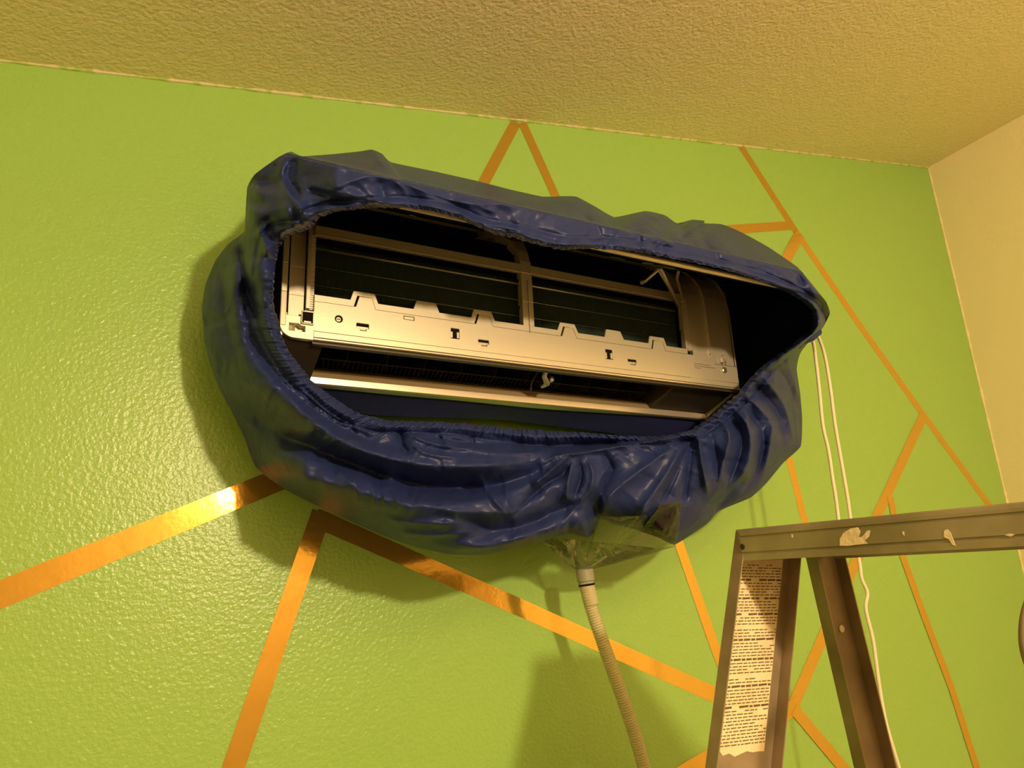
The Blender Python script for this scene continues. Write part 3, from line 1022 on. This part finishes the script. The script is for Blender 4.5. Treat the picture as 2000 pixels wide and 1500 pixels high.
# facets running along the length of the bag, across the belly
tx_, ty_ = (U + .12 * V), (V - .12 * U)
H += .0050 * noise2(tx_ + 25 * noise2(U, V, 34, 80), ty_ + 12 * noise2(U, V, 35, 50) + 900, 27, 1.0, True, (90, 26)) * np.clip((dpx - 40) / 40, 0, 1) * calm
H *= np.clip((1.02 - Ff) * 12, .25, 1)
Yf = np.clip(Y - H, -.485, -.02)
# the cloth lies over the swung-up panel: keep it on the viewer's side of the panel
D_ = np.stack([(U - 1000.0) / F, (V - 750.0) / F, np.ones_like(U)], -1) @ R
nv, lv, hv = np.array(nrm), np.array(lip), np.array(hinge)
tt = ((lv + nv * .016 - C) @ nv) / (D_ @ nv)
hit = C + D_ * tt[..., None]
kk_ = ((hit - hv) @ (lv - hv)) / ((lv - hv) @ (lv - hv))
def outside(x):
    return np.maximum(0, .018 - x) + np.maximum(0, x - .845)


lp_ = C + D_ * ((-.444 - C[1]) / D_[..., 1])[..., None]
lim1 = np.where((kk_ > -.05) & (kk_ < 1.0) & (V < 660), hit[..., 1] - .004 + 1.3 * outside(hit[..., 0]), 9)
lim2 = np.where((lp_[..., 2] < .125) & (V < 660), -.444 + 1.6 * outside(lp_[..., 0]) + 2.2 * np.maximum(0, .088 - lp_[..., 2]), 9)
lim = np.minimum(lim1, lim2)
lims = lim - .55 * np.clip(H, -.03, .03) - .004
Yf = np.minimum(Yf, lims)
msk = ((V < 600) & (dpx > 4)).astype(float)
for _ in range(10):
    Ym = (np.roll(Yf, 1, 0) + 2 * Yf + np.roll(Yf, -1, 0)) / 4
    Ym[:, 1:-1] = (Ym[:, :-2] + 2 * Ym[:, 1:-1] + Ym[:, 2:]) / 4
    Yf = Yf * (1 - msk * .6) + Ym * msk * .6
Yf = np.minimum(Yf, lim)
# scalloped rim outline and uneven silhouette
wig = (1.6 * g1 * amp_n + 1.4 * noise1(s1, 6, 9))[:, None] * np.exp(-dpx / 10)
dirx = (SIL[:, 0] - RIM[:, 0])[:, None]
diry = (SIL[:, 1] - RIM[:, 1])[:, None]
dl = np.hypot(dirx, diry)
U2 = U + wig * dirx / dl
V2 = V + wig * diry / dl
front = at_arr(U2, V2, Yf)

# inward curl of the hem (rings before f = 0) and the back of the bag (rings after f = 1)
pre = []
for k, (off, dy) in enumerate([(16, .030), (12, .026), (6, .018), (1, .008), (-1.5, .003)]):
    uu = U2[:, 0] + off * dirx[:, 0] / dl[:, 0]
    vv = V2[:, 0] + off * diry[:, 0] / dl[:, 0]
    pre.append(at_arr(uu, vv, Yf[:, 0] + dy))
post = []
for k, (shr, yy) in enumerate([(.004, .12), (.015, .28), (.035, .5), (.06, .7), (.09, .86), (.12, .96), (.16, 1.0)]):
    uu = SIL[:, 0] + (RIM[:, 0] - SIL[:, 0]) * 0 + (CX - SIL[:, 0]) * shr * 1.7
    vv = SIL[:, 1] + (CY - SIL[:, 1]) * shr * 2.0
    post.append(at_arr(uu, vv, Yf[:, -1] + (-.012 - Yf[:, -1]) * yy))
grid = np.concatenate([np.stack(pre, 1), front, np.stack(post, 1)], 1)
nt_, nr = grid.shape[:2]
verts = grid.reshape(-1, 3)
ii = np.arange(nt_)
faces = []
for j in range(nr - 1):
    a = ii * nr + j
    b = ((ii + 1) % nt_) * nr + j
    faces.append(np.stack([a, a + 1, b + 1, b], -1))
faces = np.concatenate(faces)
me = bpy.data.meshes.new('fabric_shell')
me.vertices.add(len(verts))
me.vertices.foreach_set('co', verts.ravel())
me.loops.add(faces.size)
me.loops.foreach_set('vertex_index', faces.ravel())
me.polygons.add(len(faces))
me.polygons.foreach_set('loop_start', np.arange(len(faces)) * 4)
me.polygons.foreach_set('loop_total', np.full(len(faces), 4))
me.update(calc_edges=True)
me.validate()
link_mesh('fabric_shell', me, M_cover, cov, smooth=True)

# back lining: the sheet of the bag hanging behind and below the unit; a slit above the hem shows the wall
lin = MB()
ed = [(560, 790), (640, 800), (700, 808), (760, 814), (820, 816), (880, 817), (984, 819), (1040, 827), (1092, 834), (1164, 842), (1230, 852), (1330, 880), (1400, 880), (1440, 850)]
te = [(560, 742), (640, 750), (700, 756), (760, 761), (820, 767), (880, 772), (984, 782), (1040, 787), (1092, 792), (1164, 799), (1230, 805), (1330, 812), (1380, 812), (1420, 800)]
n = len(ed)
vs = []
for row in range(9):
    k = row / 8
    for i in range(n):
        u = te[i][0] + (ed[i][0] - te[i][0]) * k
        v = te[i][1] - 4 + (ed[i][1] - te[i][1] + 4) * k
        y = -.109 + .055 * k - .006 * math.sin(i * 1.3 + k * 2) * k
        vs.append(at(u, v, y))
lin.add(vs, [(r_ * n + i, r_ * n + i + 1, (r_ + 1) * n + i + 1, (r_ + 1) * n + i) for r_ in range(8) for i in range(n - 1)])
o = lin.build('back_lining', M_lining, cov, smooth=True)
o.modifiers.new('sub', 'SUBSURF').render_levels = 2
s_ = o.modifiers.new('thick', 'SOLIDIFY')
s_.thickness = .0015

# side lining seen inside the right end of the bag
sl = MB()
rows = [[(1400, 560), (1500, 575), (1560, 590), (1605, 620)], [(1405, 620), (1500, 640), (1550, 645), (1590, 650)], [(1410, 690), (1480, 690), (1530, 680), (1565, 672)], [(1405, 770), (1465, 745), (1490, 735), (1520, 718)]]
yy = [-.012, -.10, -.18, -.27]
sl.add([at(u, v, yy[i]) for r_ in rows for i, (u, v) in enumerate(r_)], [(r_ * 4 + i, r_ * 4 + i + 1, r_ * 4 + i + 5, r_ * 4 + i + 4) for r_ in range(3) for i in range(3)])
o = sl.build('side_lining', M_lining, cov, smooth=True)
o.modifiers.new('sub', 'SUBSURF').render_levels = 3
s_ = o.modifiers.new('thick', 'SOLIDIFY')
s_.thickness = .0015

# clear drain funnel
topc = [(1052, 1048, -.150), (1085, 1040, -.165), (1120, 1035, -.180), (1150, 1030, -.190), (1172, 1008, -.275), (1210, 1010, -.290), (1250, 1008, -.300), (1290, 984, -.305), (1331, 980, -.300), (1328, 1030, -.280), (1318, 1068, -.240),
        (1280, 1070, -.120), (1230, 1065, -.105), (1180, 1060, -.10), (1130, 1055, -.105), (1085, 1052, -.125)]
apex = at(1142, 1112, -.135)
nn = 96
tp = []
m_ = len(topc)
for i in range(nn):
    t = i / nn * m_
    a, b = topc[int(t) % m_], topc[(int(t) + 1) % m_]
    k = t - int(t)
    tp.append(at(*[a[j] + (b[j] - a[j]) * k for j in range(3)]))
rings = 22
vs = []
rf = random.Random(2)
phs = [rf.uniform(0, 6.28) for _ in range(4)]
top_cen = sum(tp) / nn
for r_ in range(rings):
    k = r_ / (rings - 1)
    for i in range(nn):
        a = 2 * math.pi * i / nn
        rim_p = tp[i]
        dir_ = rim_p - top_cen
        ang = math.atan2(dir_[1], dir_[0])
        small = apex + np.array([.014 * math.cos(ang), .014 * math.sin(ang), 0])
        kk = k ** .95
        p = rim_p * (1 - kk) + small * kk
        belly = math.sin(math.pi * k) * .001
        p = p + np.array([math.cos(ang) * belly, math.sin(ang) * belly, -belly * .7])
        wv = .0055 * math.sin(7 * a + phs[0] + 2 * k) + .0025 * math.sin(13 * a + phs[1] - 3 * k) + .0026 * abs(math.sin(11.5 * a + phs[2] + 5 * k)) + .0014 * math.sin(31 * a + 9 * k)
        p = p + np.array([math.cos(ang), math.sin(ang), .3]) * wv * math.sin(math.pi * min(1, k * .9 + .08))
        vs.append(p)
fs = [(r_ * nn + i, r_ * nn + (i + 1) % nn, (r_ + 1) * nn + (i + 1) % nn, (r_ + 1) * nn + i) for r_ in range(rings - 1) for i in range(nn)]
o = MB().add(vs, fs).build('drain_funnel', M_film, cov, smooth=True)
o['label'] = 'clear plastic drain funnel'
# film patch right of the funnel; dark bag interior behind it painted into its colour
ca, cb, cc, cd_ = (1290, 986), (1331, 981), (1317, 1060), (1256, 1030)
wv_ = []
NW = 14
Uf, Vf, Yflat = U2.ravel(), V2.ravel(), Yf.ravel()
for i in range(NW):
    for j in range(NW):
        p, q_ = i / (NW - 1), j / (NW - 1)
        uu = (ca[0] * (1 - p) + cb[0] * p) * (1 - q_) + (cd_[0] * (1 - p) + cc[0] * p) * q_
        vv = (ca[1] * (1 - p) + cb[1] * p) * (1 - q_) + (cd_[1] * (1 - p) + cc[1] * p) * q_
        near_ = np.argsort((Uf - uu) ** 2 + (Vf - vv) ** 2)[:6]
        wv_.append(at(uu, vv, Yflat[near_].min() - .004 - .002 * math.sin(p * 9 + q_ * 4)))
MB().add(wv_, [(i * NW + j, i * NW + j + 1, (i + 1) * NW + j + 1, (i + 1) * NW + j) for i in range(NW - 1) for j in range(NW - 1)]).build('film_window', M_window, cov, smooth=True)
# cord and tie at the right end
def smooth3(pts, n=10):
    P = [Vector(p) for p in pts]
    P = [2 * P[0] - P[1]] + P + [2 * P[-1] - P[-2]]
    out = []
    for i in range(1, len(P) - 2):
        for k in range(n):
            t = k / n
            p0, p1, p2, p3 = P[i - 1:i + 3]
            out.append(.5 * ((2 * p1) + (p2 - p0) * t + (2 * p0 - 5 * p1 + 4 * p2 - p3) * t * t + (3 * p1 - p0 - 3 * p2 + p3) * t ** 3))
    out.append(P[-2])
    return out


YC = -.30
c1 = [(1572, 668, -.335), (1584, 652, -.335), (1594, 652, -.325), (1604, 672, -.31), (1613, 705, YC), (1622, 760, YC), (1631, 830, YC), (1643, 900, YC), (1655, 970, YC), (1664, 1030, YC), (1678, 1095, YC), (1683, 1130, YC), (1694, 1158, YC), (1691, 1190, YC), (1705, 1250, YC), (1716, 1330, YC), (1730, 1410, YC), (1757, 1505, YC), (1790, 1640, YC), (1815, 1760, YC)]
c2 = [(1566, 664, -.330), (1578, 656, -.335), (1588, 668, -.32), (1593, 700, -.305), (1600, 760, YC), (1607, 830, YC), (1618, 880, YC), (1627, 940, YC), (1632, 970, YC), (1637, 1010, YC), (1645, 1072, -.302)]
for cpts in (c1, c2):
    pp = smooth3([at(*p) for p in cpts], 12)
    MB().tube(pp, .0031, 10).build('drawstring', M_cord, cov, smooth=True)
k_ = at(1572, 662, -.335)
kb = MB()
kp = smooth3([at(1556, 676, -.325), at(1568, 664, -.338), at(1584, 658, -.340), at(1596, 648, -.335)], 8)
kb.tube(kp, [.006 + .003 * math.sin(i * 1.1) ** 2 for i in range(len(kp))], 14)
kb.build('gathered_tie', M_cover, cov, smooth=True)

# ------------------------------------------------------------------ drain hose
hose = empty('drain_hose', (0.62, -0.10, ZF))
tag(hose, 'ribbed translucent drain hose hanging from the clear funnel under the cover', 'hose')
hp_ = [(1143, 1138, -.137), (1150, 1170, -.137), (1163, 1212, -.136), (1180, 1262, -.135), (1200, 1318, -.134), (1222, 1380, -.133), (1243, 1445, -.132), (1262, 1515, -.131), (1285, 1640, -.130)]
hpw = [at(*p) for p in hp_]
last = hpw[-1]
hpw += [last + np.array([.012, 0, -.20]), last + np.array([.015, 0, -.55]), np.array([last[0] + .02, last[1], ZF + .012])]
path = smooth3(hpw, 14)
# resample at rib pitch
cumd = [0]
for a, b in zip(path[:-1], path[1:]): cumd.append(cumd[-1] + (b - a).length)
pitch = .0042
N_ = int(cumd[-1] / (pitch / 4))
xs = np.linspace(0, cumd[-1], N_)
arr = np.array([list(p) for p in path])
pts = np.stack([np.interp(xs, cumd, arr[:, k]) for k in range(3)], -1)
rad = [.0098 + (.0015 if (i % 4) in (0, 1) else -.0004) for i in range(N_)]
smooth_len = .045
MB().tube([tuple(p) for p in pts], rad, 18).build('ribbed_tube', M_hose, hose, smooth=True)
p0 = Vector(at(1140, 1106, -.136))
p1 = Vector(at(1146, 1142, -.137))
dd = p1 - p0
cn = MB().tube([p0, p0 + dd * .15, p0 + dd * .2, p0 + dd * .8, p0 + dd * .84, p1], [.0105, .0130, .0150, .0148, .0128, .0126], 24)
cn.build('connector', M_fitting, hose, smooth=False)
MB().tube([p1 - dd * .04, p1 + dd * .06], .0136, 24).build('seal_ring', M_black, hose)
q1 = Vector(at(1156, 1182, -.137))
cf = MB().tube([p1 + (q1 - p1) * (i / 12) for i in range(13)], [.0118 + (.0012 if i % 2 else 0) for i in range(13)], 24)
cf.build('hose_cuff', M_hose, hose, smooth=True)

# ------------------------------------------------------------------ stepladder
lad = empty('stepladder', (0.55, -0.80, ZF))
tag(lad, 'paint-spotted aluminium stepladder with a worn warning sticker, at lower right', 'ladder')
ya, yb = -.578, -1.06           # cap runs toward the camera from ya to yb
ztop, zbot = -.3080, -.3440
# the cap leans very slightly: its far end sits a little to the right
A0 = at(1438, 1034, ya)
A1 = at(2000, 979, -.865)
dirc = np.array([(A1[0] - A0[0]) / (A1[1] - A0[1]), 1.0, (A1[2] - A0[2]) / (A1[1] - A0[1])])     # per unit y
DW = .152                      # cap width


def cap_pt(dxx, y, dz):
    o_ = A0 + dirc * (y - ya)
    return (o_[0] + dxx, y, o_[2] + dz)


hc = .0345
capprof = [(0.004, 0), (0.0012, -.0016), (0, -.0045), (0, -.0075), (.0012, -.0085), (.0012, -.0098), (0, -.0108), (0, -.0250), (.0012, -.0262), (.0012, -.0275), (0, -.0285), (0, -hc), (.0016, -hc),
           (.0035, -.028), (.0035, -.0045), (.006, -.0025)]
mirrored = [(DW - a, b) for a, b in capprof][::-1]
cpoly = capprof + mirrored
ys = [ya + .0030, ya, ya - .004] + list(np.linspace(ya - .02, yb, 14))
cp = MB()
n = len(cpoly)
vs = []
for k, y in enumerate(ys):
    ins = .004 if k == 0 else (.0012 if k == 1 else 0)
    for (a, b) in cpoly:
        aa = min(max(a, ins), DW - ins)
        vs.append(cap_pt(aa, y, b))
fs = [(k * n + i, k * n + (i + 1) % n, (k + 1) * n + (i + 1) % n, (k + 1) * n + i) for k in range(len(ys) - 1) for i in range(n)]
fs += [tuple(range(n)), tuple((len(ys) - 1) * n + i for i in range(n))[::-1]]
cp.add(vs, fs)
cap = cp.build('top_cap', M_ladder, lad)
rv = MB()
for (u, v, rr_) in ((1443, 1068, .0032),):
    p = at(u, v, -.5835)
    b0 = cap_pt(0, p[1], 0)
    rv.tube([(b0[0] - .0008, p[1], p[2]), (b0[0] + .004, p[1], p[2])], rr_, 16)
rv.build('rivet', M_rivet, cap)
# paint spots on the cap face


def blob(cu, cv, pts):
    """dried paint blob on the side face of the cap, outline by offsets in pixels"""
    vs = []
    for (u, v) in pts:
        # meet the side face plane of the cap
        r_ = ray(u, v)
        nx = np.array([1.0, -dirc[0], 0.0])
        t = (nx @ (A0 - np.array([.0004, 0, 0]) - C)) / (nx @ r_)
        vs.append(C + t * r_)
    q_ = [p + np.array([.0008, 0, 0]) for p in vs]
    MB().hexa(vs, q_).build('paint_spot', M_splat, cap)


blob(0, 0, [(1640, 1066), (1640, 1052), (1648, 1040), (1662, 1032), (1674, 1030), (1680, 1038), (1676, 1050), (1684, 1048), (1694, 1036), (1699, 1036), (1697, 1048), (1688, 1056), (1694, 1062), (1672, 1064), (1655, 1066)])
blob(0, 0, [(1843, 1048), (1844, 1036), (1850, 1034), (1856, 1040), (1861, 1054), (1866, 1066), (1860, 1064), (1854, 1054)])
blob(0, 0, [(1961, 1045), (1972, 1042), (1982, 1044), (1974, 1048)])
blob(0, 0, [(1762, 1038), (1765, 1038), (1766, 1046), (1763, 1044)])
blob(0, 0, [(1545, 1043), (1548, 1044), (1548, 1050), (1546, 1050)])
o = MB()
p = at(1502, 1064, -.60)


def channel(name, Ltop, Ltop2, Lbot, Lbot2, yw, fl, parent, m, th_=.0016, ybot=None, flip=False):
    """C-section rail: web across in x at depth yw with two flanges reaching fl toward the camera"""
    out = MB()
    yl = yw - fl if not flip else yw + fl
    # cross-section loops at top and bottom
    def loop(xl, xr, z, dy=0):
        a, b = yw + dy, yl + dy
        return [(xl, a, z), (xr, a, z), (xr, b, z), (xr - th_, b, z), (xr - th_, a - th_ * (1 if not flip else -1), z), (xl + th_, a - th_ * (1 if not flip else -1), z), (xl + th_, b, z), (xl, b, z)]
    L0, L1 = loop(Ltop[0], Ltop2[0], Ltop[1]), loop(Lbot[0], Lbot2[0], Lbot[1])
    out.hexa(L1, L0)
    return out.build(name, m, parent)


YW = -.5665
FL = .016
# edges of the front rail, then the rear rail, extended to the floor
def ext(p, q, z):
    k = (z - p[1]) / (q[1] - p[1])
    return (p[0] + (q[0] - p[0]) * k, z)


def rail(pl_t, pl_b, pr_t, pr_b, yw, fl, name, ztop_, ybase=ZF):
    a, b = XZ(*pl_t, yw), XZ(*pl_b, yw)
    c, d_ = XZ(*pr_t, yw - fl), XZ(*pr_b, yw - fl)
    lt, lb = ext(a, b, ztop_), ext(a, b, ybase)
    rt, rb = ext(c, d_, ztop_), ext(c, d_, ybase)
    # parallel sides: keep the top width, follow the left edge
    wid_t = rt[0] - lt[0]
    wid_m = XZ(*pr_b, yw - fl)[0] - ext(a, b, d_[1])[0]
    wid = .5 * (wid_t + wid_m)
    return lt, lb, wid


zt_ = -.3120
lt, lb, wF = rail((1430, 1090), (1377, 1500), (1567, 1086), (1527, 1500), YW, FL, 'f', zt_)
lt2, lb2, wR = rail((1574, 1090), (1668, 1500), (1651, 1084), (1752, 1500), YW, FL, 'r', zt_)
YN = -1.045                     # the pair of rails nearer the camera, out of the picture
frt = channel('front_rail', lt, (lt[0] + wF, lt[1]), lb, (lb[0] + wF, lb[1]), YW, FL, lad, M_rail)
rer = channel('rear_rail', lt2, (lt2[0] + wR, lt2[1]), lb2, (lb2[0] + wR, lb2[1]), YW, FL, lad, M_rail)
off = dirc[0] * (YN - YW)
channel('front_rail', (lt[0] + off, lt[1]), (lt[0] + wF + off, lt[1]), (lb[0] + off, lb[1]), (lb[0] + wF + off, lb[1]), YN, FL, lad, M_rail, flip=True)
channel('rear_rail', (lt2[0] + off, lt2[1]), (lt2[0] + wR + off, lt2[1]), (lb2[0] + off, lb2[1]), (lb2[0] + wR + off, lb2[1]), YN, FL, lad, M_rail, flip=True)
pk_ = MB()
pk_.tube(smooth3([at(2070, 1060, -.875), at(2045, 1120, -.872), at(2012, 1180, -.870), at(2002, 1240, -.868), at(2012, 1295, -.868), at(2040, 1330, -.868)], 8), .0042, 12)
pk_.build('pail_hook', M_rail, lad, smooth=True)
# treads between the front rails
for k in range(1, 6):
    z = -.31 - .285 * k
    xl = lt[0] + (lb[0] - lt[0]) * (z - lt[1]) / (lb[1] - lt[1])
    t = MB()
    t.hexa([(xl + .002, YW - .002, z - .022), (xl + wF - .002, YW - .002, z - .022), (xl + wF - .002 + off, YN + .002, z - .022), (xl + .002 + off, YN + .002, z - .022)],
           [(xl + .002, YW - .002, z), (xl + wF - .002, YW - .002, z), (xl + wF - .002 + off, YN + .002, z), (xl + .002 + off, YN + .002, z)])
    t.build('tread', M_ladder, lad, bevel=.003)
t = MB()
for z in (-.95, -1.5):
    xl = lt2[0] + (lb2[0] - lt2[0]) * (z - lt2[1]) / (lb2[1] - lt2[1])
    t = MB()
    t.tube([(xl + .03, YW - .002, z), (xl + .03 + off, YN + .002, z)], .008, 10)
    t.build('rear_brace', M_rail, lad)


# the warning sticker on the web of the front rail
def rail_pt(s, z, y):
    """s 0..1 across the rail at height z"""
    xl = lt[0] + (lb[0] - lt[0]) * (z - lt[1]) / (lb[1] - lt[1])
    return np.array([xl + .0018 + s * (wF - .0036), y, z])


zs0, zs1 = -.346, XZ(1450, 1474, YW)[1]
yst = YW - .00185
stp = [rail_pt(.02, zs0, yst), rail_pt(.86, zs0, yst)]
rb_ = random.Random(6)
right = [rail_pt(.86, zs0 + (zs1 - zs0) * k / 10, yst) for k in range(1, 11)]
bottom = [rail_pt(.86 - .84 * k / 9, zs1 + .006 * rb_.random() - (.004 if k < 3 else -.006 if k > 7 else 0), yst) for k in range(1, 9)]
left = [rail_pt(.02, zs1 + .010 + (zs0 - zs1 - .010) * k / 10, yst) for k in range(0, 10)]
loop = stp[::-1][:0] + [stp[0], stp[1]] + right + bottom + left
stk = MB().hexa([p + np.array([0, .0002, 0]) for p in loop], loop).build('warning_sticker', M_sticker, frt)
ink, inkg = MB(), MB()
rt_ = random.Random(12)
z = zs0 - .004
row = 0
while z > zs1 + .010:
    head = row in (5, 11, 16, 24, 30, 38, 44)
    s = .10
    hgt = .0022 if head else .00115
    if row not in (20, 35):
        while s < .82:
            wd = rt_.uniform(.03, .10) * (1.6 if head else 1)
            e = min(s + wd, .84)
            if rt_.random() > .06:
                a, b = rail_pt(s, z, yst - .0002), rail_pt(e, z, yst - .0002)
                tgt = ink
                dz = -(s - .1) * .0035
                tgt.add([a + np.array([0, 0, dz]), b + np.array([0, 0, dz - .0002]), b + np.array([0, 0, dz - hgt]), a + np.array([0, 0, dz - hgt])], [(0, 1, 2, 3)])
            s = e + .016
            if (not head) and rt_.random() < .06 and s > .5:
                break
    z -= .0042 if head else .0031
    row += 1
ink.build('sticker_text', M_ink, frt)
o = MB()
p = at(1643, 1228, YW - .0017)
o.tube([(p[0], p[1] + .001, p[2]), (p[0], p[1] - .0012, p[2])], .0042, 16)
ob = o.build('paint_spot', M_splat, rer)
